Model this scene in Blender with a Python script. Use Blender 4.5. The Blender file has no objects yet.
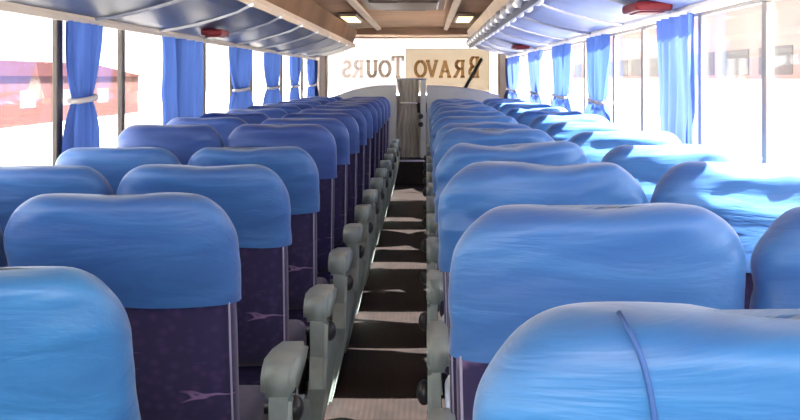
import bpy, bmesh, math, random
from mathutils import Vector, noise, Matrix
random.seed(7)
S = bpy.context.scene
COL = S.collection
H = 1.30            # camera height above the aisle floor
P = 0.76            # seat pitch
XL, XR = -1.43, 1.07   # inner faces of the side walls
CX = -.175

# ------------------------------------------------------------------ materials
def newmat(name):
    m = bpy.data.materials.new(name); m.use_nodes = True
    nt = m.node_tree; b = nt.nodes['Principled BSDF']
    return m, nt, b

def mat(name, col, rough=0.6, metal=0.0, vary=0.12, scale=6.0, bump=0.0, bscale=80, emit=0, sheen=0.0, coat=0.0, spec=0.5):
    m, nt, b = newmat(name)
    N = nt.nodes; L = nt.links
    tc = N.new('ShaderNodeTexCoord')
    nz = N.new('ShaderNodeTexNoise'); nz.inputs['Scale'].default_value = scale; nz.inputs['Detail'].default_value = 4
    L.new(tc.outputs['Object'], nz.inputs['Vector'])
    mx = N.new('ShaderNodeMix'); mx.data_type = 'RGBA'
    mx.inputs['A'].default_value = (*[c * (1 - vary) for c in col], 1)
    mx.inputs['B'].default_value = (*[min(1, c * (1 + vary)) for c in col], 1)
    L.new(nz.outputs['Fac'], mx.inputs['Factor'])
    L.new(mx.outputs['Result'], b.inputs['Base Color'])
    b.inputs['Roughness'].default_value = rough; b.inputs['Metallic'].default_value = metal
    b.inputs['Sheen Weight'].default_value = sheen
    b.inputs['Coat Weight'].default_value = coat
    b.inputs['Specular IOR Level'].default_value = spec
    if emit:
        b.inputs['Emission Color'].default_value = (*col, 1); b.inputs['Emission Strength'].default_value = emit
    if bump:
        n2 = N.new('ShaderNodeTexNoise'); n2.inputs['Scale'].default_value = bscale
        L.new(tc.outputs['Object'], n2.inputs['Vector'])
        bp = N.new('ShaderNodeBump'); bp.inputs['Strength'].default_value = bump; bp.inputs['Distance'].default_value = 0.01
        L.new(n2.outputs['Fac'], bp.inputs['Height']); L.new(bp.outputs['Normal'], b.inputs['Normal'])
    return m

def cover_mat(name, lo, hi):
    m, nt, b = newmat(name)
    N = nt.nodes; L = nt.links
    tc = N.new('ShaderNodeTexCoord')
    mp = N.new('ShaderNodeMapping'); mp.inputs['Scale'].default_value = (2.2, 5, 9)
    L.new(tc.outputs['Object'], mp.inputs['Vector'])
    nz = N.new('ShaderNodeTexNoise'); nz.inputs['Scale'].default_value = 1.2; nz.inputs['Detail'].default_value = 5; nz.inputs['Distortion'].default_value = .6
    L.new(mp.outputs['Vector'], nz.inputs['Vector'])
    cr = N.new('ShaderNodeValToRGB')
    cr.color_ramp.elements[0].position = .3; cr.color_ramp.elements[0].color = (*lo, 1)
    cr.color_ramp.elements[1].position = .75; cr.color_ramp.elements[1].color = (*hi, 1)
    L.new(nz.outputs['Fac'], cr.inputs['Fac']); L.new(cr.outputs['Color'], b.inputs['Base Color'])
    b.inputs['Roughness'].default_value = .48
    b.inputs['Sheen Weight'].default_value = .28; b.inputs['Sheen Roughness'].default_value = .4
    b.inputs['Sheen Tint'].default_value = (.9, .93, 1, 1)
    bp = N.new('ShaderNodeBump'); bp.inputs['Strength'].default_value = .6; bp.inputs['Distance'].default_value = .02
    L.new(nz.outputs['Fac'], bp.inputs['Height']); L.new(bp.outputs['Normal'], b.inputs['Normal'])
    return m

def pattern_mat():
    m, nt, b = newmat('purple_patterned_upholstery')
    N = nt.nodes; L = nt.links
    tc = N.new('ShaderNodeTexCoord')
    mp = N.new('ShaderNodeMapping'); mp.inputs['Scale'].default_value = (1, .2, 2.0); mp.inputs['Rotation'].default_value = (0, .35, 0)
    L.new(tc.outputs['Object'], mp.inputs['Vector'])
    wv = N.new('ShaderNodeTexWave'); wv.wave_type = 'BANDS'; wv.bands_direction = 'Z'
    wv.inputs['Scale'].default_value = 2.0; wv.inputs['Distortion'].default_value = 12; wv.inputs['Detail'].default_value = 2.5; wv.inputs['Detail Scale'].default_value = 2.0
    L.new(mp.outputs['Vector'], wv.inputs['Vector'])
    r1 = N.new('ShaderNodeValToRGB')
    r1.color_ramp.elements[0].position = .986; r1.color_ramp.elements[0].color = (0, 0, 0, 1)
    r1.color_ramp.elements[1].position = .999; r1.color_ramp.elements[1].color = (1, 1, 1, 1)
    L.new(wv.outputs['Fac'], r1.inputs['Fac'])
    nz = N.new('ShaderNodeTexNoise'); nz.inputs['Scale'].default_value = 5; nz.inputs['Detail'].default_value = 1
    L.new(tc.outputs['Object'], nz.inputs['Vector'])
    r2 = N.new('ShaderNodeValToRGB')
    r2.color_ramp.elements[0].position = .56; r2.color_ramp.elements[0].color = (0, 0, 0, 1)
    r2.color_ramp.elements[1].position = .64; r2.color_ramp.elements[1].color = (1, 1, 1, 1)
    L.new(nz.outputs['Fac'], r2.inputs['Fac'])
    mul = N.new('ShaderNodeMath'); mul.operation = 'MULTIPLY'
    L.new(r1.outputs['Color'], mul.inputs[0]); L.new(r2.outputs['Color'], mul.inputs[1])
    vo = N.new('ShaderNodeTexVoronoi'); vo.inputs['Scale'].default_value = 38
    L.new(tc.outputs['Object'], vo.inputs['Vector'])
    base = N.new('ShaderNodeValToRGB')
    base.color_ramp.elements[0].position = .1; base.color_ramp.elements[0].color = (.045, .022, .11, 1)
    base.color_ramp.elements[1].position = .5; base.color_ramp.elements[1].color = (.018, .012, .072, 1)
    L.new(vo.outputs['Distance'], base.inputs['Fac'])
    hue = N.new('ShaderNodeMix'); hue.data_type = 'RGBA'
    hue.inputs['A'].default_value = (.16, .25, .55, 1); hue.inputs['B'].default_value = (.40, .06, .12, 1)
    n3 = N.new('ShaderNodeTexNoise'); n3.inputs['Scale'].default_value = 3
    L.new(tc.outputs['Object'], n3.inputs['Vector']); L.new(n3.outputs['Fac'], hue.inputs['Factor'])
    mx = N.new('ShaderNodeMix'); mx.data_type = 'RGBA'
    L.new(mul.outputs[0], mx.inputs['Factor']); L.new(base.outputs['Color'], mx.inputs['A']); L.new(hue.outputs['Result'], mx.inputs['B'])
    L.new(mx.outputs['Result'], b.inputs['Base Color'])
    b.inputs['Roughness'].default_value = .85; b.inputs['Sheen Weight'].default_value = .25
    return m

def glass_mat(name, tint=(1, 1, 1), gloss=.06):
    m = bpy.data.materials.new(name); m.use_nodes = True
    nt = m.node_tree; N = nt.nodes; L = nt.links; N.clear()
    out = N.new('ShaderNodeOutputMaterial'); tr = N.new('ShaderNodeBsdfTransparent'); tr.inputs['Color'].default_value = (*tint, 1)
    gl = N.new('ShaderNodeBsdfGlossy'); gl.inputs['Roughness'].default_value = .03
    mx = N.new('ShaderNodeMixShader'); lw = N.new('ShaderNodeLayerWeight'); lw.inputs['Blend'].default_value = .12
    ml = N.new('ShaderNodeMath'); ml.operation = 'MULTIPLY'; ml.inputs[1].default_value = .35
    L.new(lw.outputs['Fresnel'], ml.inputs[0])
    L.new(ml.outputs[0], mx.inputs['Fac']); L.new(tr.outputs[0], mx.inputs[1]); L.new(gl.outputs[0], mx.inputs[2]); L.new(mx.outputs[0], out.inputs['Surface'])
    return m

def cloth_trans(name, col, tcol, fac=.45, streak=None):
    """thin curtain cloth: diffuse plus light coming through"""
    m = bpy.data.materials.new(name); m.use_nodes = True
    nt = m.node_tree; N = nt.nodes; L = nt.links; N.clear()
    out = N.new('ShaderNodeOutputMaterial'); d = N.new('ShaderNodeBsdfDiffuse'); t = N.new('ShaderNodeBsdfTranslucent')
    tc = N.new('ShaderNodeTexCoord'); nz = N.new('ShaderNodeTexNoise'); nz.inputs['Scale'].default_value = 7
    mp = N.new('ShaderNodeMapping'); mp.inputs['Scale'].default_value = (1, 3, .4)
    L.new(tc.outputs['Object'], mp.inputs['Vector']); L.new(mp.outputs['Vector'], nz.inputs['Vector'])
    a = N.new('ShaderNodeMix'); a.data_type = 'RGBA'
    a.inputs['A'].default_value = (*[c * .6 for c in col], 1); a.inputs['B'].default_value = (*[min(1, c * 1.35) for c in col], 1)
    L.new(nz.outputs['Fac'], a.inputs['Factor']); L.new(a.outputs['Result'], d.inputs['Color'])
    t.inputs['Color'].default_value = (*tcol, 1)
    mx = N.new('ShaderNodeMixShader'); mx.inputs['Fac'].default_value = fac
    L.new(d.outputs[0], mx.inputs[1]); L.new(t.outputs[0], mx.inputs[2]); L.new(mx.outputs[0], out.inputs['Surface'])
    return m

def floor_mat():
    m, nt, b = newmat('dark_rubber_floor')
    N = nt.nodes; L = nt.links
    tc = N.new('ShaderNodeTexCoord')
    nz = N.new('ShaderNodeTexNoise'); nz.inputs['Scale'].default_value = 9; nz.inputs['Detail'].default_value = 6
    L.new(tc.outputs['Object'], nz.inputs['Vector'])
    cr = N.new('ShaderNodeValToRGB')
    cr.color_ramp.elements[0].position = .3; cr.color_ramp.elements[0].color = (.007, .005, .005, 1)
    cr.color_ramp.elements[1].position = .8; cr.color_ramp.elements[1].color = (.017, .011, .010, 1)
    L.new(nz.outputs['Fac'], cr.inputs['Fac']); L.new(cr.outputs['Color'], b.inputs['Base Color'])
    b.inputs['Roughness'].default_value = .65; b.inputs['Specular IOR Level'].default_value = .25
    wv = N.new('ShaderNodeTexWave'); wv.bands_direction = 'X'; wv.inputs['Scale'].default_value = 14
    L.new(tc.outputs['Object'], wv.inputs['Vector'])
    bp = N.new('ShaderNodeBump'); bp.inputs['Strength'].default_value = .15; bp.inputs['Distance'].default_value = .003
    L.new(wv.outputs['Fac'], bp.inputs['Height']); L.new(bp.outputs['Normal'], b.inputs['Normal'])
    return m

def brick_mat():
    m, nt, b = newmat('red_brick')
    N = nt.nodes; L = nt.links
    tc = N.new('ShaderNodeTexCoord'); br = N.new('ShaderNodeTexBrick')
    mp = N.new('ShaderNodeMapping'); mp.inputs['Rotation'].default_value = (0, 0, 0)
    L.new(tc.outputs['Generated'], mp.inputs['Vector']); mp.inputs['Scale'].default_value = (1, 60, 8)
    br.inputs['Color1'].default_value = (.058, .022, .021, 1); br.inputs['Color2'].default_value = (.068, .030, .028, 1); br.inputs['Mortar'].default_value = (.06, .04, .037, 1)
    br.inputs['Scale'].default_value = 1
    L.new(mp.outputs['Vector'], br.inputs['Vector']); L.new(br.outputs['Color'], b.inputs['Base Color'])
    b.inputs['Roughness'].default_value = .9; b.inputs['Specular IOR Level'].default_value = 0
    return m

M = dict(
    cover=cover_mat('blue_cover_cloth', (.030, .108, .335), (.060, .212, .50)), royal=cover_mat('royal_blue_cover_cloth', (.020, .080, .29), (.044, .165, .44)), cyan_lit=cover_mat('cyan_lit_cover_cloth', (.018, .105, .30), (.035, .20, .47)), indigo=cover_mat('indigo_cover_cloth', (.022, .058, .25), (.040, .112, .37)), pattern=pattern_mat(),  # cyan copy for the nearest pair puts light from behind into its colour
    seam=mat('dark_seam_thread', (.03, .09, .28), .8),
    piping=mat('pale_piping', (.38, .36, .48), .5),
    armgrey=mat('grey_green_plastic', (.27, .33, .315), .4, vary=.35, scale=12, bump=.1),
    black=mat('black_plastic', (.015, .015, .018), .4),
    legm=mat('dark_grey_metal', (.09, .09, .10), .4, .6),
    floor=floor_mat(),
    wall=mat('pale_grey_wall_panel', (.74, .72, .70), .6, bump=.05),
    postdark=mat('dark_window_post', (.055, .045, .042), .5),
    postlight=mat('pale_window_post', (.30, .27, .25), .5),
    glass=glass_mat('window_glass'),
    trimm=mat('beige_trim', (.45, .39, .33), .5),
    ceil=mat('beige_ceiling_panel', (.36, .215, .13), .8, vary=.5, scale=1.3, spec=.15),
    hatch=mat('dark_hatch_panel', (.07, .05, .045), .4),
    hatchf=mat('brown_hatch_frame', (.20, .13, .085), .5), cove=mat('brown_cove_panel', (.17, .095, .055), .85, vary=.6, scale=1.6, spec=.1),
    rackL=mat('shaded_blue_rack_lining', (.016, .03, .085), .42, vary=.7, scale=2.2),  # rack blue with the left side's shade put into the colour
    rackR=mat('bounce_lit_blue_rack_lining', (.155, .20, .40), .5, vary=.55, scale=2.2),  # same lining, lighter: bounce from the sunlit seats put into the colour
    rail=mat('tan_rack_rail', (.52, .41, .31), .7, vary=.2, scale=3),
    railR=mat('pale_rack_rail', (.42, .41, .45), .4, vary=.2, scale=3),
    rib=mat('grey_rack_rib', (.30, .31, .36), .5),
    lampbody=mat('pale_lamp_housing', (.36, .38, .46), .3),
    lens=mat('lamp_lens', (.85, .84, .80), .2, emit=.25),
    warm=mat('warm_ceiling_light', (1.0, .72, .38), .3, emit=1.6),
    red=mat('dark_red_marker', (.15, .012, .018), .5, spec=.2),
    curt=cloth_trans('blue_curtain_cloth', (.050, .095, .32), (.07, .14, .42), .28),
    curtL=cloth_trans('pale_blue_curtain_cloth', (.08, .14, .42), (.10, .17, .5), .25),
    tie=mat('pale_curtain_tie', (.62, .58, .56), .7),
    taupe=cloth_trans('taupe_curtain_cloth', (.42, .40, .345), (.3, .28, .24), .2),
    part=mat('grey_green_partition', (.43, .44, .41), .5, vary=.1),
    film=None,
    letter=mat('tan_brown_lettering', (.36, .25, .15), .6),
    ground=mat('pale_concrete_ground', (.72, .69, .64), .9, vary=.1, scale=.15),
    brick=brick_mat(), rooft=mat('red_roof_tiles', (.045, .020, .018), .8, spec=0),
    pink=mat('pale_pink_render', (.34, .24, .235), .9, spec=0, vary=.2, scale=.3),
    dwin=mat('grey_shop_window', (.09, .09, .10), .5, spec=.1),
    white=mat('white_paint', (.8, .8, .8), .4),
    bark=mat('tree_bark', (.12, .08, .05), .9), leaf=mat('tree_leaves', (.10, .17, .05), .8, vary=.5, scale=2),
)
def film_mat(name, tr_c, d_c, fac):
    m = bpy.data.materials.new(name); m.use_nodes = True
    nt = m.node_tree; N = nt.nodes; L = nt.links; N.clear()
    out = N.new('ShaderNodeOutputMaterial'); tr = N.new('ShaderNodeBsdfTransparent'); tr.inputs['Color'].default_value = (*tr_c, 1)
    d = N.new('ShaderNodeBsdfTranslucent'); d.inputs['Color'].default_value = (*d_c, 1)
    mx = N.new('ShaderNodeMixShader'); mx.inputs['Fac'].default_value = fac
    L.new(tr.outputs[0], mx.inputs[1]); L.new(d.outputs[0], mx.inputs[2]); L.new(mx.outputs[0], out.inputs['Surface'])
    return m
M['film'] = film_mat('beige_windscreen_film', (.33, .30, .265), (.42, .38, .33), .35)
M['film2'] = film_mat('pale_windscreen_film', (.56, .54, .53), (.45, .43, .42), .3)
M['letter'] = film_mat('tan_vinyl_lettering', (.76, .63, .47), (.25, .18, .1), .12)
M['letter2'] = film_mat('bloom_paled_vinyl_lettering', (.66, .61, .58), (.25, .22, .2), .15)  # left letters: outdoor bloom put into a paler colour
M['letter3'] = film_mat('bloom_faint_vinyl_lettering', (.86, .83, .82), (.2, .18, .17), .08)  # leftmost letters: stronger bloom put into the colour


# ------------------------------------------------------------------ mesh helpers
def finish(bm, name, m, smooth=False):
    bmesh.ops.recalc_face_normals(bm, faces=bm.faces)
    me = bpy.data.meshes.new(name); bm.to_mesh(me); bm.free()
    for mm in (m if isinstance(m, (list, tuple)) else [m]): me.materials.append(mm)
    if smooth:
        for p in me.polygons: p.use_smooth = True
    return me

def link(name, me, parent=None, loc=None):
    o = bpy.data.objects.new(name, me); COL.objects.link(o)
    if parent: o.parent = parent
    if loc: o.location = loc
    return o

def obj(name, bm, m, parent=None, smooth=False, loc=None):
    return link(name, finish(bm, name, m, smooth), parent, loc)

def box(bm, x0, x1, y0, y1, z0, z1, bev=0.0, seg=2):
    r = bmesh.ops.create_cube(bm, size=1)
    vs = r['verts']
    for v in vs:
        v.co = Vector(((x0 + x1) / 2 + v.co.x * (x1 - x0), (y0 + y1) / 2 + v.co.y * (y1 - y0), (z0 + z1) / 2 + v.co.z * (z1 - z0)))
    if bev:
        es = list({e for v in vs for e in v.link_edges})
        bmesh.ops.bevel(bm, geom=es, offset=bev, segments=seg, affect='EDGES', profile=.5)
    return bm

def tube(bm, pts, r, n=8, closed=False):
    pts = [Vector(p) for p in pts]; rings = []
    rr = r if isinstance(r, (list, tuple)) else [r] * len(pts)
    for i, p in enumerate(pts):
        a = pts[max(0, i - 1)]; b = pts[min(len(pts) - 1, i + 1)]
        t = (b - a).normalized()
        u = t.orthogonal().normalized() if abs(t.z) > .9 else t.cross(Vector((0, 0, 1))).normalized()
        w = t.cross(u).normalized()
        rings.append([bm.verts.new(p + (u * math.cos(2 * math.pi * k / n) + w * math.sin(2 * math.pi * k / n)) * rr[i]) for k in range(n)])
    for A, B in zip(rings, rings[1:]):
        for k in range(n): bm.faces.new((A[k], A[(k + 1) % n], B[(k + 1) % n], B[k]))
    bm.faces.new(rings[0]); bm.faces.new(rings[-1])
    return bm

def extrude_profile(bm, prof, y0, y1, closed=True):
    """prof: list of (x,z); swept along y"""
    A = [bm.verts.new((x, y0, z)) for x, z in prof]; B = [bm.verts.new((x, y1, z)) for x, z in prof]
    n = len(prof)
    for k in range(n if closed else n - 1): bm.faces.new((A[k], A[(k + 1) % n], B[(k + 1) % n], B[k]))
    if closed: bm.faces.new(A); bm.faces.new(B)
    return bm

def ellipsoid(bm, c, r, seg=12):
    g = bmesh.ops.create_uvsphere(bm, u_segments=seg, v_segments=seg // 2 + 2, radius=1)
    for v in g['verts']: v.co = Vector((c[0] + v.co.x * r[0], c[1] + v.co.y * r[1], c[2] + v.co.z * r[2]))

def thing(name, label, cat, loc=(0, 0, 0), group=None):
    o = bpy.data.objects.new(name, None); COL.objects.link(o); o.location = loc
    o.empty_display_size = .1
    return tag(o, label, cat, group)
def tag(o, label, cat, group=None):
    o['label'] = label; o['category'] = cat
    if group: o['group'] = group
    return o
def struct(o): o['kind'] = 'structure'; return o

# ------------------------------------------------------------------ seats
W2 = .226
def half_w(z, zb, zt, r, off):
    w = W2 + off - .012 * max(0, (zt - .25 - z)) / .4
    d = z - (zt - r)
    if d > 0: w -= .80 * r * (1 - max(0, 1 - (d / r) ** 1.9) ** (1 / 1.9))
    d = (zb + .04) - z
    if d > 0: w -= .04 - math.sqrt(max(0, .04 ** 2 - d * d))
    return w
def half_t(z, zb, zt, off):
    f = (z - zb) / (zt - zb)
    t = .058 + .012 * math.sin(f * math.pi) + off
    r = .038
    d = z - (zt - r)
    if d > 0: t = t * max(0, 1 - (d / r) ** 2.6) ** (1 / 2.6)
    d = (zb + .03) - z
    if d > 0: t = t * math.sqrt(max(0.05, 1 - (d / .03) ** 2))
    return t
def back_y(z, zt, lean):
    # rear surface passes through y = 0 near the top; base is further forward
    return .045 + lean * (zt - z)

def shell(zb, zt, z0, off, lean, r=.10, wr=0.0, seed=0, n=56, rows=34, sag=0.0, closed_bottom=True, ztop_off=0.0):
    bm = bmesh.new(); rings = []
    zt2 = zt + ztop_off
    for i in range(rows + 1):
        f = i / rows
        f = 1 - (1 - f) ** 1.7           # denser near the top
        z = z0 + (zt2 - z0) * f
        if i == rows: z = zt2 - 1e-5
        w = half_w(z, zb, zt2, r + off, off); t = half_t(z, zb, zt2, off)
        ring = []
        for k in range(n):
            a = 2 * math.pi * k / n
            c, s = math.cos(a), math.sin(a); e = 2 / 3.4
            x = w * abs(c) ** e * (1 if c > 0 else -1)
            y = t * abs(s) ** (2 / 2.6) * (1 if s > 0 else -1)
            pk = 1 - min(1, abs(abs(x) / W2 - .62 - .14 * math.sin(seed * 1.9 + (1 if x > 0 else 0))) / .62) ** 1.5      # cloth pulled up at the two shoulders
            zz = z - sag * (1 - pk) * max(0, (z - (zt2 - .12)) / .12) ** 2 * (1 + .5 * math.sin(seed * 2.4 + (2 if x > 0 else 0)))
            if wr:
                q = Vector((x * 5 + seed * 7.3, y * 9, zz * 15 + x * 4))
                dd = noise.noise(q) * wr + noise.noise(Vector((x * 12 + seed, y * 7, zz * 38 - x * 14))) * wr * .4
                q2 = noise.noise(Vector((x * 7 + seed * 3.1, 1.7, 0))) * wr * .9
                y += dd * (1 if s > 0 else -1) * min(1, abs(s) * 2)
                x += dd * .5 * (1 if c > 0 else -1) * min(1, abs(c) * 1.5)
                zz += q2 * max(0, (z - z0) / (zt2 - z0)) ** 2
                if i <= 1: zz += noise.noise(Vector((x * 5 + seed, 3.3, 0))) * .012
            ring.append(bm.verts.new((x, y + back_y(zz, zt, lean), zz)))
        rings.append(ring)
    for A, B in zip(rings, rings[1:]):
        for k in range(n): bm.faces.new((A[k], A[(k + 1) % n], B[(k + 1) % n], B[k]))
    bm.faces.new(rings[-1])
    if closed_bottom: bm.faces.new(rings[0])
    bmesh.ops.remove_doubles(bm, verts=bm.verts, dist=1e-5)
    return bm

_cache = {}
def cached(key, fn):
    if key not in _cache: _cache[key] = fn()
    return _cache[key]

ZB = .40
HEM = .235
def me_back(zt, lean): return finish(shell(ZB, zt, ZB, 0, lean, ztop_off=-.028), 'backrest', M['pattern'], True)
def me_cover(zt, lean, wr, seed, sag, mk, hem): return finish(shell(ZB, zt, zt - hem, .0075 + wr * .7, lean, wr=wr, seed=seed, sag=sag, closed_bottom=False, ztop_off=.007 + wr * .6), 'headrest_cover', M[mk], True)
def me_piping(zt, lean, s):
    bm = bmesh.new(); pts = []
    for i in range(14):
        z = ZB + .03 + (zt - HEM - ZB - .025) * i / 13
        pts.append((s * (half_w(z, ZB, zt, .10, 0) - .006), back_y(z, zt, lean) - half_t(z, ZB, zt, 0) * .60, z))
    tube(bm, pts, .0024, 6)
    return finish(bm, 'piping', M['piping'], True)
def me_cushion(base):
    bm = bmesh.new(); box(bm, -.222, .222, base + .03, base + .50, .33, .45, .035, 4); return finish(bm, 'seat_cushion', M['pattern'], True)
def me_leg(x, base):
    bm = bmesh.new(); box(bm, x - .018, x + .018, base + .10, base + .36, .0, .345, .006, 1)
    box(bm, x - .03, x + .03, base + .06, base + .42, 0, .02, .004, 1); return finish(bm, 'leg', M['legm'])
def me_seam(zt, lean, xs):
    bm = bmesh.new(); pts = []
    for i in range(26):
        z = zt - HEM + .004 + (HEM + .004) * (i / 25) ** .8
        off = .0096; zt2 = zt + .0088
        x = xs - .028 * (i / 25) ** 3
        zz = min(z, zt2 - .001)
        w = half_w(zz, ZB, zt2, .10 + off, off)
        t = half_t(zz, ZB, zt2, off) * (1 - (abs(x) / w) ** 3.4) ** (1 / 2.6) + .002
        pts.append((x, back_y(zz, zt, lean) - t, zz))
    tube(bm, pts, .0024, 6); return finish(bm, 'seam', M['seam'], True)
def me_armrest(s, base):
    """s: side (+1 right, -1 left). Rounded rear end block, padded top, running forward."""
    k_ = s > 0; x0 = s * (W2 + (.024 if k_ else -.010)); x1 = s * (W2 + (.100 if k_ else .048)); za = .575 if k_ else .600; bm = bmesh.new()
    prof = [(.0, -.06), (.004, .004), (.03, .032), (.07, .034), (.20, .022), (.31, .012), (.335, -.005), (.33, -.03), (.25, -.04), (.10, -.05), (.07, -.06)]
    A = [bm.verts.new((x0, base + .11 + y, za + z * .8)) for y, z in prof]; B = [bm.verts.new((x1, base + .11 + y, za + z * .8)) for y, z in prof]
    n = len(prof)
    for k in range(n): bm.faces.new((A[k], A[(k + 1) % n], B[(k + 1) % n], B[k]))
    fa = bm.faces.new(A); fb = bm.faces.new(B)
    bmesh.ops.bevel(bm, geom=list(fa.edges) + list(fb.edges), offset=.012, segments=3, affect='EDGES')
    return finish(bm, 'armrest', M['armgrey'], True)
def me_panel(s, base):
    """moulded side panel from the armrest pivot down to the floor, slanting under the seat"""
    bm = bmesh.new()
    ov = .052 if s > 0 else .034; tp = .53 if s > 0 else .555
    prof = [(.02, tp), (.02, .42), (-.02, .33), (.02, .20), (.05, .012), (.40, .012), (.42, .20), (.47, .34), (.40, .42), (.17, .45), (.10, tp)]
    def xx(z, o):
        top_ = .046 if s > 0 else .012
        inner = W2 + top_ if z > .3 else W2 - .02 + (top_ + .02) * z / .3
        return s * (inner + o)
    A = [bm.verts.new((xx(z, 0), base + .08 + y, z)) for y, z in prof]; B = [bm.verts.new((xx(z, ov), base + .08 + y, z)) for y, z in prof]
    n = len(prof)
    for k in range(n): bm.faces.new((A[k], A[(k + 1) % n], B[(k + 1) % n], B[k]))
    fa = bm.faces.new(A); fb = bm.faces.new(B)
    bmesh.ops.bevel(bm, geom=list(fb.edges), offset=.01, segments=2, affect='EDGES')
    bmesh.ops.triangulate(bm, faces=[f for f in bm.faces if len(f.verts) > 6])
    return finish(bm, 'side_panel', M['armgrey'])
def me_knob(s, base):
    bm = bmesh.new()
    kx = W2 + (.100 if s > 0 else .055)
    ellipsoid(bm, (s * kx, base + .15, .49), (.020, .032, .032))
    tube(bm, [(s * (W2 + .03), base + .15, .49), (s * kx, base + .15, .49)], .014, 10)
    return finish(bm, 'recline_knob', M['black'], True)

def seat(x, y, side, aisle, reclined, label, group, i, seam=False, wr=None, sc=1.0, mk='cover', dz=0, hem=HEM):
    zt = (1.037 if reclined else 1.085) + dz
    lean = .30 if reclined else .20
    base = round(lean * (zt - .45), 3)
    seed = (i * 5) % 7
    if wr is None: wr = .006 if side < 0 else .011
    root = thing('bus_seat', label, 'seat', (x, y, 0), group); root.scale = (sc, 1, 1)
    link('backrest', cached(('b', zt), lambda: me_back(zt, lean)), root)
    c = link('headrest_cover', cached(('c', zt, seed, wr, mk), lambda: me_cover(zt, lean, wr, seed, .008 if side < 0 else .012 if wr > .01 else .010, mk, hem)), root)
    if seam: link('seam', me_seam(zt, lean, seam), c)
    for ps in (-1, 1): link('piping', cached(('p', zt, ps), lambda: me_piping(zt, lean, ps)), root)
    link('seat_cushion', cached(('u', zt), lambda: me_cushion(base)), root)
    for lx in (-.12, .12): link('leg', cached(('l', zt, lx), lambda: me_leg(lx, base)), root)
    if aisle:
        s = 1 if side < 0 else -1
        a = link('armrest', cached(('a', zt, s), lambda: me_armrest(s, base)), root)
        pn = link('side_panel', cached(('s', zt, s), lambda: me_panel(s, base)), root)
        link('recline_knob', cached(('k', zt, s), lambda: me_knob(s, base)), pn)
    return root

ORD = ['nearest', 'second', 'third', 'fourth', 'fifth', 'sixth', 'seventh', 'eighth', 'ninth', 'tenth', 'eleventh', 'twelfth', 'thirteenth', 'farthest']
NL, NR = 14, 13
def ordn(i, n):
    return 'nearest' if i == 0 else ('farthest' if i == n - 1 else ORD[i] + ' nearest')
for i in range(NL):
    y = (1.83 + i) * P; rec = i < 4
    o = ordn(i, NL)
    st = 'reclined' if rec else 'upright'
    sc = 1.07 if i < 3 else 1.03
    e = [-.432, -.417, -.405][i] if i < 3 else -.40
    mk = 'cyan_lit' if i == 0 else 'royal' if i < 4 else 'indigo'; dz = -.014 if i == 0 else 0
    hw = .236 * sc
    seat(e - hw, y, -1, True, rec, f'{st} blue-covered aisle seat left of the aisle, {o} in its line', 'aisle seats left of the aisle', i, sc=sc, mk=mk, dz=dz, hem=.32 if i == 0 else HEM)
    seat(e - 2 * hw - .010 - .240, y, -1, False, rec, f'{st} blue-covered seat by the left windows, {o} in its line', 'window seats along the left wall', i + 3, sc=1.0, mk=mk, dz=dz)
for i in range(NR):
    y = (1.06 + i) * P
    o = ordn(i, NR)
    if i == 0: lab = 'nearest blue seat right of the aisle, with a dark vertical cover seam'
    else: lab = f'blue-covered aisle seat right of the aisle, {o} in its line'
    seat(.048 + .228, y, 1, True, False, lab, 'aisle seats right of the aisle', i, seam=(-.090 if i == 0 else False), wr=(.003 if i == 0 else (.007 if i == 1 else .019)), dz=.015 if i == 0 else 0, mk='cyan_lit' if i == 0 else 'cover')
    seat(.048 + .228 + .492, y, 1, False, False, f'sunlit blue-covered seat by the right windows, {o} in its line', 'window seats along the right wall', i + 2, wr=.014, sc=.98)

# ------------------------------------------------------------------ shell of the bus
Y0, Y1 = -1.3, 13.6
SILL, WTOP = .90, 1.56
bm = bmesh.new(); box(bm, XL - .05, XR + .05, Y0, Y1, -.06, 0)
struct(obj('floor', bm, M['floor']))
# raised front platform with a pale nosing
bm = bmesh.new(); box(bm, -1.30, .95, 12.25, Y1, 0, .30, .01, 2)
pf = obj('trim_1', bm, M['floor']); struct(pf)
bm = bmesh.new(); box(bm, -.41, .03, 12.235, 12.265, .285, .306, .004, 1)
obj('step_nosing', bm, M['piping'], pf)

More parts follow.
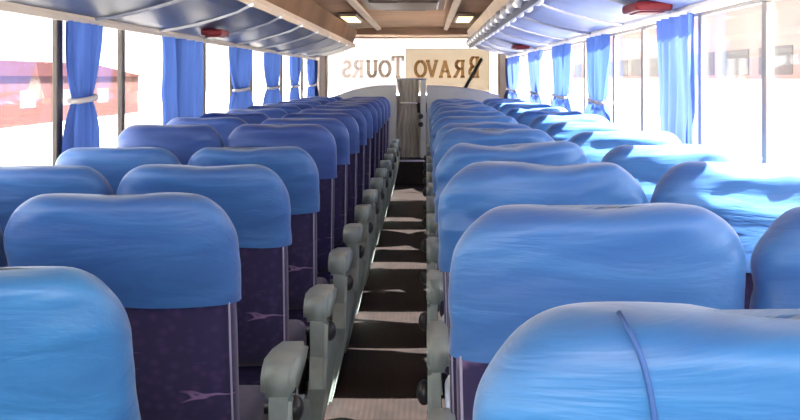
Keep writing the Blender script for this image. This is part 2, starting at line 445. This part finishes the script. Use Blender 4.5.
def side_wall(name, x, sgn, ystart, yend, m):
    bm = bmesh.new(); xa, xb = (x - .05, x) if sgn < 0 else (x, x + .05)
    box(bm, xa, xb, Y0, Y1, 0, SILL)
    box(bm, xa, xb, Y0, Y1, WTOP, 2.05)
    box(bm, xa, xb, Y0, ystart, SILL, WTOP)
    box(bm, xa, xb, yend, Y1, SILL, WTOP)
    return struct(obj(name, bm, m))
LP = [.42, 2.18, 3.94, 5.70, 7.46, 9.2, 10.95, 12.55]
RP = [.35, 2.15, 3.94, 5.75, 7.55, 9.35, 11.1, 12.6]
side_wall('wall_left', XL, -1, -1.2, LP[-1], M['wall'])
side_wall('wall_right', XR, 1, -1.2, RP[-1], M['wall'])
wn = 1
def windows(posts, x, sgn, mpost, splits):
    global wn
    ps = [-1.2] + posts
    for a, b in zip(ps, ps[1:]):
        bm = bmesh.new(); xa, xb = (x - .018, x + .004) if sgn < 0 else (x - .004, x + .018)
        w = .030 if sgn < 0 else .022
        box(bm, xa, xb, a, a + w, SILL, WTOP, .004, 1); box(bm, xa, xb, b - w, b, SILL, WTOP, .004, 1)
        box(bm, xa, xb, a + w, b - w, SILL, SILL + .03, .004, 1); box(bm, xa, xb, a + w, b - w, WTOP - .02, WTOP, .004, 1)
        fr = struct(obj(f'window_{wn}', bm, mpost))
        bm = bmesh.new(); xm = x + sgn * .008
        box(bm, xm - .003, xm + .003, a + w, b - w, SILL + .03, WTOP - .02)
        obj('glass_pane', bm, M['glass'], fr)
        ys = a + (b - a) * splits
        bm = bmesh.new(); box(bm, xm - .012, xm + .012, ys - .022, ys + .022, SILL + .03, WTOP - .02, .003, 1)
        obj('sliding_bar', bm, mpost, fr)
        wn += 1
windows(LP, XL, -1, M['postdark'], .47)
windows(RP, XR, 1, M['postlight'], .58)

# front wall around the windscreen
WX0, WX1, WZ0, WZ1 = -1.36, 1.00, .88, 1.86
bm = bmesh.new()
box(bm, XL, XR, Y1, Y1 + .06, 0, WZ0); box(bm, XL, XR, Y1, Y1 + .06, WZ1, 2.1)
box(bm, XL, WX0, Y1, Y1 + .06, WZ0, WZ1); box(bm, WX1, XR, Y1, Y1 + .06, WZ0, WZ1)
struct(obj('wall_front', bm, M['wall']))
bm = bmesh.new(); t = .035
box(bm, WX0, WX0 + t, Y1 - .02, Y1 + .05, WZ0, WZ1, .005, 1); box(bm, WX1 - t, WX1, Y1 - .02, Y1 + .05, WZ0, WZ1, .005, 1)
box(bm, WX0 + t, WX1 - t, Y1 - .02, Y1 + .05, WZ0, WZ0 + t, .005, 1); box(bm, WX0 + t, WX1 - t, Y1 - .02, Y1 + .05, WZ1 - t, WZ1, .005, 1)
ws = struct(obj(f'window_{wn}', bm, M['trimm'])); wn += 1
bm = bmesh.new(); box(bm, WX0 + t, WX1 - t, Y1 + .01, Y1 + .016, WZ0 + t, WZ1 - t); obj('windscreen_pane', bm, M['glass'], ws)
bm = bmesh.new(); box(bm, -.28, .86, Y1 - .004, Y1 - .001, 1.10, 1.70); obj('sun_film', bm, M['film'], ws)
bm = bmesh.new(); box(bm, WX0 + t, -.284, Y1 - .004, Y1 - .001, 1.10, 1.66); obj('sun_film', bm, M['film2'], ws)
# rear wall with a rear window
bm = bmesh.new()
box(bm, XL, XR, Y0 - .06, Y0, 0, .80); box(bm, XL, XR, Y0 - .06, Y0, 1.75, 2.1)
box(bm, XL, XL + .15, Y0 - .06, Y0, .80, 1.75); box(bm, XR - .15, XR, Y0 - .06, Y0, .80, 1.75)
struct(obj('wall_rear', bm, M['wall']))
bm = bmesh.new(); box(bm, XL + .15, XR - .15, Y0 - .035, Y0 - .03, .80, 1.75); struct(obj(f'window_{wn}', bm, M['glass']))

# ceiling: arched, swept the full length
prof = []
for k in range(25):
    f = k / 24; x = XL + (XR - XL) * f
    u = abs(f - .5) * 2
    prof.append((x, 1.945 - .09 * u ** 3))
top = [(x, z + .05) for x, z in reversed(prof)]
bm = bmesh.new(); extrude_profile(bm, prof + top, Y0, Y1 + .05)
struct(obj('ceiling', bm, M['ceil'], smooth=False))
# header above the windscreen
bm = bmesh.new(); extrude_profile(bm, [(XL + .25, 1.86), (CX, 1.85), (XR - .25, 1.86), (XR - .25, 1.95), (XL + .25, 1.95)], 12.9, 13.55)
struct(obj('trim_2', bm, M['ceil']))
# trims along the window tops
for nm, x, z in (('trim_3', XL, 1.545), ('trim_4', XR, 1.575)):
    s = 1 if x < 0 else -1
    bm = bmesh.new(); extrude_profile(bm, [(x, z - .02), (x + s * .03, z - .022), (x + s * .045, z - .005), (x + s * .04, z + .02), (x, z + .035)], Y0, 12.75)
    struct(obj(nm, bm, M['trimm'] if x < 0 else M['wall']))
# sills
for nm, x in (('trim_5', XL), ('trim_6', XR)):
    s = 1 if x < 0 else -1
    bm = bmesh.new(); box(bm, min(x, x + s * .05), max(x, x + s * .05), Y0, 12.7, SILL - .04, SILL, .008, 2)
    struct(obj(nm, bm, M['wall']))

# roof hatch and ceiling lights
for k_, sx_ in ((7, -1), (8, 1)):
    bm = bmesh.new(); extrude_profile(bm, [(CX + sx_ * .40, 1.955), (CX + sx_ * .40, 1.915), (CX + sx_ * .45, 1.905), (CX + sx_ * .47, 1.955)], Y0, 12.9)
    struct(obj(f'trim_{k_}', bm, M['rail']))
h = thing('roof_hatch', 'dark rectangular roof hatch in the beige ceiling above the aisle', 'hatch', (CX, 8.4, 1.93))
bm = bmesh.new(); box(bm, -.34, .34, -.62, .62, -.02, .01, .01, 2); obj('hatch_frame', bm, M['hatchf'], h)
bm = bmesh.new(); box(bm, -.28, .28, -.54, .30, -.045, -.01, .02, 3); obj('hatch_panel', bm, M['hatch'], h)
bm = bmesh.new(); box(bm, -.19, .19, .40, .52, -.04, -.01, .015, 2); obj('hatch_handle', bm, M['hatch'], h)
for x, y, lab in ((CX - .58, 10.2, 'warm ceiling light panel beside the left rack'), (CX + .56, 10.2, 'warm yellow ceiling light panel beside the right rack')):
    l = thing('ceiling_light', lab, 'light', (x, y, 1.905), 'ceiling light panels')
    bm = bmesh.new(); box(bm, -.09, .09, -.5, .5, -.012, .02, .006, 2); obj('light_frame', bm, M['hatchf'], l)
    bm = bmesh.new(); box(bm, -.07, .07, -.46, .46, -.022, -.008, .006, 2); obj('diffuser', bm, M['warm'], l)

# ------------------------------------------------------------------ luggage racks
def rack(sgn, label, mshelf, mrail, dz):
    """profile from the lip to the wall; sgn -1 left, +1 right"""
    X = lambda d: CX + sgn * d
    g = thing('luggage_rack', label, 'luggage rack', (0, 0, 0), 'overhead luggage racks')
    und = [(.725, .405), (.735, .375), (.80, .345), (.90, .315), (1.02, .285), (1.13, .262), (1.243, .25)]
    bm = bmesh.new()
    low = [(X(a), H + b + dz) for a, b in und]; up = [(X(a), H + b + dz + .012) for a, b in reversed(und)]
    extrude_profile(bm, low + up, Y0 + .05, 12.55)
    obj('shelf', bm, mshelf, g)
    bm = bmesh.new()
    extrude_profile(bm, [(X(.70), H + .395), (X(.715), H + .37), (X(.74), H + .375), (X(.745), H + .41), (X(.725), H + .43), (X(.705), H + .425)], Y0 + .05, 12.6)
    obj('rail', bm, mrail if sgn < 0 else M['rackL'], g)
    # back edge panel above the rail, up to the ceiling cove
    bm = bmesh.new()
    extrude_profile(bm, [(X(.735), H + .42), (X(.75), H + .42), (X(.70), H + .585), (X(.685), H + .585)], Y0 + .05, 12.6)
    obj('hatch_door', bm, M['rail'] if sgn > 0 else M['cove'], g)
    k = 0; y = 1.1
    while y < 12.4:
        bm = bmesh.new(); pts = [(X(a), y + .10 * math.sin(i / 6 * math.pi / 2) - .05, H + b + dz - .003) for i, (a, b) in enumerate(und)]
        tube(bm, pts, .011, 8); obj('rib', bm, M['rib'], g, True)
        y += 1.03
    y = 1.0
    while y < 12.5:
        u = bpy.data.objects.new('reading_light', None); 
        bm = bmesh.new()
        if sgn > 0: ellipsoid(bm, (X(.70), y, H + .435), (.038, .11, .045)); ellipsoid(bm, (X(.74), y, H + .40), (.035, .08, .035))
        else: ellipsoid(bm, (X(.722), y, H + .385), (.02, .05, .018))
        u = obj('reading_light', bm, M['lampbody'], g, True)
        bm = bmesh.new()
        if sgn > 0: ellipsoid(bm, (X(.675), y, H + .41), (.018, .04, .018))
        else: ellipsoid(bm, (X(.712), y, H + .372), (.014, .028, .012))
        obj('lamp_lens', bm, M['lens'], u, True)
        y += 1.03 / (2 if sgn > 0 else 1)
    return g
rack(-1, 'blue overhead luggage rack with tan rail, toned for shade, above the left windows', M['rackL'], M['rail'], 0)
rack(1, 'blue overhead luggage rack with lamp housings, toned for sun bounce, above the right windows', M['rackR'], M['railR'], .03)
for x, y, z, s, lab in ((.90, 4.12, H + .292, 1, 'large dark red marker under the right rack'),
                        (.88, 9.4, H + .294, 1, 'small far dark red marker under the right rack'),
                        (-1.20, 5.75, H + .262, .8, 'reddish brown marker under the left rack near the second curtain')):
    r_ = thing('exit_marker', lab, 'marker', (x, y, z), 'red markers under the racks')
    bm = bmesh.new(); box(bm, -.075 * s, .075 * s, -.14 * s, .14 * s, -.025, .012, .012, 3); obj('housing', bm, M['red'], r_)
    bm = bmesh.new(); box(bm, -.05 * s, .05 * s, -.10 * s, .10 * s, -.031, -.024, .003, 1); obj('lens', bm, M['red'], r_)

# ------------------------------------------------------------------ curtains
def curtain(x, ya, yb, ztop, zbot, ztie, label, group, m, pinch=.45, folds=5, seed=0, tie=True, along='y', zlow=None):
    s = 1 if x < 0 else -1
    root = thing('curtain', label, 'curtain', (0, 0, 0), group)
    bm = bmesh.new(); nu, nv = 72, 40; grid = []
    for j in range(nv + 1):
        z = ztop + (zbot - ztop) * j / nv
        if z > ztie: q = (z - ztie) / (ztop - ztie); wdt = pinch + (1 - pinch) * (1 - (1 - q) ** 2.2)
        else: q = (ztie - z) / max(1e-6, ztie - zbot); wdt = pinch + (1.02 - pinch) * (1 - (1 - min(1, q * 1.3)) ** 2)
        if not tie: wdt = 1 - .06 * math.sin(q * 3)
        row = []
        for i in range(nu + 1):
            u = i / nu
            c = (ya + yb) / 2 + (u - .5) * (yb - ya) * wdt + .006 * math.sin(z * 13 + seed)
            amp = .020 * (1.0 if not tie else (.55 + .45 * abs(wdt)))
            d = amp * (math.sin(u * folds * 2 * math.pi + seed + .6 * math.sin(z * 5)) + .35 * math.sin(u * folds * 4.7 * math.pi + seed * 2))
            if along == 'y': co = (x + s * (.038 + d), c, z)
            else: co = (c, x - d * .7, z)
            row.append(bm.verts.new(co))
        grid.append(row)
    for A, B in zip(grid, grid[1:]):
        for k in range(nu): bm.faces.new((A[k], A[k + 1], B[k + 1], B[k]))
    obj('cloth', bm, m, root, True)
    if tie:
        bm = bmesh.new(); c = (ya + yb) / 2; hw = (yb - ya) * pinch / 2 + .012
        pts = []
        for k in range(17):
            a = 2 * math.pi * k / 16
            if along == 'y': pts.append((x + s * .038 + .034 * math.sin(a), c + hw * math.cos(a), ztie + .008 * math.cos(a)))
            else: pts.append((c + hw * math.cos(a), x + .04 * math.sin(a), ztie))
        tube(bm, pts, .012, 8)
        obj('tie_band', bm, M['tie'], root, True)
    return root
GL, GR = 'curtains along the left windows', 'curtains along the right windows'
def dpt(X, px): return abs(X) * 1010 / abs(px - 426)
Lc = [(68, 102, True, 'blue curtain tied with a pale band, nearest on the left windows'),
      (163, 203, False, 'wide untied blue curtain, second nearest on the left windows'),
      (232, 253, True, 'blue tied curtain, third nearest on the left windows'),
      (267, 282, True, 'blue tied curtain, fourth nearest on the left windows'),
      (291, 301, True, 'blue tied curtain, fifth nearest on the left windows'),
      (309, 318, True, 'blue tied curtain at the far end of the left windows')]
for k, (a, b, tie, lab) in enumerate(Lc):
    X = XL + .05
    curtain(XL, dpt(X, a), dpt(X, b), 1.522, 1.0, 1.215, lab, GL, M['curt'], .55, 4, k * 1.7, tie)
Rc = [(692, 657, False, 'bright blue curtain hanging at the nearest of the right window posts'),
      (606, 586, True, 'blue curtain, second nearest on the right windows'),
      (567, 551, True, 'blue curtain, third nearest on the right windows'),
      (541, 528, True, 'pale blue curtain, fourth nearest on the right windows'),
      (518, 505, True, 'pale blue curtain at the far end of the right windows')]
for k, (a, b, tie, lab) in enumerate(Rc):
    X = XR - .05
    curtain(XR, dpt(X, a), dpt(X, b), 1.552, 1.0, 1.16, lab, GR, M['curt'] if k in (1, 2) else M['curtL'], .6, 4, k * 2.1 + .5, tie)

# ------------------------------------------------------------------ front of the bus
def partition(x0, x1, y, zs, name, label, m):
    """zs(u): top height"""
    bm = bmesh.new(); n = 20
    prof = [(x0 + (x1 - x0) * k / n, zs(k / n)) for k in range(n + 1)]
    pts = [(x0, .302)] + prof + [(x1, .302)]
    extrude_profile(bm, pts, y, y + .05)
    root = thing(name, label, 'partition', (0, 0, 0), 'front partitions')
    obj('panel', bm, m, root)
    bm = bmesh.new(); tube(bm, [(a, y + .025, b) for a, b in prof], .02, 8); obj('top_rail', bm, M['railR'], root, True)
    return root
partition(-1.25, -.37, 12.6, lambda u: 1.02 + .17 * math.sin(min(1, u * 1.15) * math.pi / 2), 'front_partition', 'pale grey front partition with arched top, left of the aisle', M['part'])
partition(.01, .92, 12.6, lambda u: 1.19 - .12 * u * u, 'front_partition', 'pale grey front partition with arched top, right of the aisle', M['part'])
c = curtain(12.66, -.355, -.075, 1.275, .305, .985, 'taupe gathered curtain tied in the middle at the front end of the aisle', 'doorway curtain', M['taupe'], .62, 4, 1.2, True, along='x')
del c['group']
bm = bmesh.new(); tube(bm, [(-.37, 12.66, 1.285), (.01, 12.66, 1.285)], .012, 8); obj('curtain_rod', bm, M['rib'], c, True)
sp = thing('switch_post', 'narrow pale post with two black knobs beside the taupe curtain', 'post', (-.035, 12.6, .302))
bm = bmesh.new(); box(bm, -.035, .035, -.02, .04, 0, .98, .008, 2); obj('post_body', bm, M['part'], sp)
for z in (.42, .52):
    bm = bmesh.new(); ellipsoid(bm, (-.03, -.035, z), (.032, .03, .032)); obj('knob', bm, M['black'], sp, True)
# dashboard behind the windscreen base
d = thing('dashboard', 'pale grey dashboard under the windscreen at the front of the bus', 'dashboard', (0, 13.0, 0))
bm = bmesh.new(); extrude_profile(bm, [(-1.3, .302), (-1.3, .98), (-.9, 1.07), (.6, 1.07), (.95, .98), (.95, .302)], .1, .55); obj('dashboard_top', bm, M['part'], d)
bm = bmesh.new(); box(bm, -.2, .2, .06, .12, .85, .98, .01, 2); obj('control_panel', bm, M['black'], d)
# wiper / black bar
w_ = thing('windscreen_wiper', 'black slanted wiper bar on the right side of the windscreen', 'wiper', (0, Y1 - .05, 0))
bm = bmesh.new(); tube(bm, [(.52, 0, 1.16), (.75, 0, 1.56)], .024, 8); obj('blade', bm, M['black'], w_)
bm = bmesh.new(); tube(bm, [(.48, .0, 1.09), (.50, .0, 1.13), (.53, .0, 1.18)], .014, 8); obj('wiper_arm', bm, M['black'], w_)

# lettering on the windscreen, read from outside (so mirrored from in here)
def letter_strokes(ch):
    """strokes in a unit box (width ~.7): list of polylines, plus thin serif bars"""
    arc = lambda cx, cy, rx, ry, a0, a1, n=12: [(cx + rx * math.cos(math.radians(a0 + (a1 - a0) * k / n)), cy + ry * math.sin(math.radians(a0 + (a1 - a0) * k / n))) for k in range(n + 1)]
    if ch == 'B': return [[(.12, 0), (.12, 1)], [(.0, 1), (.35, 1)] + arc(.35, .76, .2, .24, 90, -90) + [(.12, .52)], [(.35, .52)] + arc(.36, .26, .25, .26, 90, -90) + [(0, 0)]], .66
    if ch == 'R': return [[(.12, 0), (.12, 1)], [(.0, 1), (.35, 1)] + arc(.35, .76, .2, .24, 90, -90) + [(.12, .52)], [(.32, .52), (.62, 0), (.72, 0)], [(0, 0), (.24, 0)]], .72
    if ch == 'A': return [[(.08, 0), (.37, 1), (.66, 0)], [(.18, .34), (.56, .34)], [(-.02, 0), (.2, 0)], [(.54, 0), (.76, 0)]], .74
    if ch == 'V': return [[(.08, 1), (.37, 0), (.66, 1)], [(-.02, 1), (.2, 1)], [(.54, 1), (.76, 1)]], .74
    if ch == 'O': return [arc(.36, .5, .34, .48, 0, 360, 28)], .72
    if ch == 'T': return [[(.36, 0), (.36, 1)], [(.02, .82), (.02, 1), (.70, 1), (.70, .82)], [(.24, 0), (.48, 0)]], .72
    if ch == 'U': return [[(.12, 1), (.12, .32)] + arc(.36, .32, .24, .31, 180, 360) + [(.60, 1)], [(0, 1), (.24, 1)], [(.5, 1), (.72, 1)]], .72
    if ch == 'S': return [arc(.3, .74, .22, .23, 20, 270) + arc(.3, .26, .24, .25, 90, -160)[1:]], .6
sign = thing('windscreen_lettering', 'tan mirrored lettering across the windscreen, with bloom painted into its left part', 'lettering', (0, Y1 - .012, 0))
def px2x(px): return (px - 426) / 1010 * Y1
layout = [('B', 474, 1.12), ('R', 459, .92), ('A', 445, .92), ('V', 432, .92), ('O', 420.5, .92), ('T', 398, 1.15), ('O', 385, .92), ('U', 372, .92), ('R', 358, .92), ('S', 347, .92)]
for ch, pxc, sc in layout:
    st, wd = letter_strokes(ch)
    hh = .235 * sc; ww = .20
    xc = px2x(pxc); bm = bmesh.new(); z0 = 1.315
    for pl in st:
        for (a, b), (c2, d2) in zip(pl, pl[1:]):
            A = Vector((xc - (a - wd / 2) * ww, 0, z0 + b * hh)); B = Vector((xc - (c2 - wd / 2) * ww, 0, z0 + d2 * hh))
            dv = (B - A)
            if dv.length < 1e-5: continue
            dirn = dv.normalized(); th = .015 if abs(dirn.z) < .3 else .022
            nrm = Vector((-dirn.z, 0, dirn.x)) * th
            A2, B2 = A - dirn * .006, B + dirn * .006
            vs = []
            for yy in (-.003, .003):
                vs.append([bm.verts.new(q + Vector((0, yy, 0))) for q in (A2 + nrm, B2 + nrm, B2 - nrm, A2 - nrm)])
            for k in range(4): bm.faces.new((vs[0][k], vs[0][(k + 1) % 4], vs[1][(k + 1) % 4], vs[1][k]))
            bm.faces.new(vs[0]); bm.faces.new(vs[1])
    obj('letter_' + ch.lower(), bm, M['letter' if pxc > 410 else 'letter2' if pxc > 365 else 'letter3'], sign)

# ------------------------------------------------------------------ outside
bm = bmesh.new(); box(bm, -140, 140, -60, 200, -1.25, -1.15)
struct(obj('ground', bm, M['ground']))
def facade(name, label, x0, x1, y0, y1, zt, m, roof, wins):
    g = thing(name, label, 'building', ((x0 + x1) / 2, (y0 + y1) / 2, -1.15))
    cx, cy = (x0 + x1) / 2, (y0 + y1) / 2
    bm = bmesh.new(); box(bm, x0 - cx, x1 - cx, y0 - cy, y1 - cy, 0, zt); obj('wall', bm, m, g)
    bm = bmesh.new(); extrude_profile(bm, [(x0 - cx - .4, zt), (x1 - cx + .4, zt), (0, zt + .9)], y0 - cy - .4, y1 - cy + .4); obj('roof', bm, roof, g)
    sx = x1 - cx if cx < 0 else x0 - cx
    for (a, b, c2, d2) in wins:
        bm = bmesh.new(); box(bm, sx - .04, sx + .04, a - cy, b - cy, c2, d2, .02, 1); obj('window', bm, M['dwin'], g)
    return g
facade('brick_building', 'long low red brick building beyond the left windows', -27, -20.5, 30, 72, 2.55, M['brick'], M['rooft'], [(33 + k * 6, 35 + k * 6, .9, 1.8) for k in range(6)])
g = facade('rendered_building', 'pale pink building with a band of grey windows beyond the right windows', 16, 26, 30, 125, 6.2, M['pink'], M['rooft'], [(32 + k * 6, 36.5 + k * 6, 2.6, 3.9) for k in range(15)])
bm = bmesh.new(); box(bm, -5.1, 5.1, -47.6, 47.6, 0, 2.4, .02, 1); obj('plinth', bm, M['white'], g)

# ------------------------------------------------------------------ light
w = bpy.data.worlds.new('sky'); S.world = w; w.use_nodes = True
bg = w.node_tree.nodes['Background']; bg.inputs['Color'].default_value = (1.0, .975, .95, 1); bg.inputs['Strength'].default_value = 3.0
def aim(o, d): o.rotation_euler = Vector(d).to_track_quat('-Z', 'Y').to_euler()
sd = bpy.data.lights.new('sun', 'SUN'); sd.energy = 55; sd.angle = math.radians(.6); sd.color = (1, .95, .88)
so = bpy.data.objects.new('sun', sd); COL.objects.link(so); aim(so, (-1, .30, -.98)); so.location = (6, 0, 8)
def area(name, loc, d, sx, sy, e, col=(1, 1, 1)):
    l = bpy.data.lights.new(name, 'AREA'); l.shape = 'RECTANGLE'; l.size = sx; l.size_y = sy; l.energy = e; l.color = col
    o = bpy.data.objects.new(name, l); COL.objects.link(o); o.location = loc; aim(o, d); return o
area('rear_window_light', (CX, Y0 + .02, 1.45), (0, 1, -.25), 1.9, .5, 30, (.92, .96, 1))

# ------------------------------------------------------------------ camera
cd = bpy.data.cameras.new('camera'); cam = bpy.data.objects.new('camera', cd); COL.objects.link(cam)
cam.location = (0, 0, H); cam.rotation_euler = (math.radians(90), 0, 0)
cd.sensor_width = 36; cd.lens = 36 * 1010 / 800
cd.shift_x = -26 / 800; cd.shift_y = -(210 - 78) / 800
cd.clip_start = .05; cd.clip_end = 500
S.camera = cam
S.view_settings.view_transform = 'Standard'; S.view_settings.look = 'None'; S.view_settings.exposure = 0.35; S.view_settings.gamma = 1.0
S.cycles.max_bounces = 12; S.cycles.transparent_max_bounces = 16; S.cycles.diffuse_bounces = 6
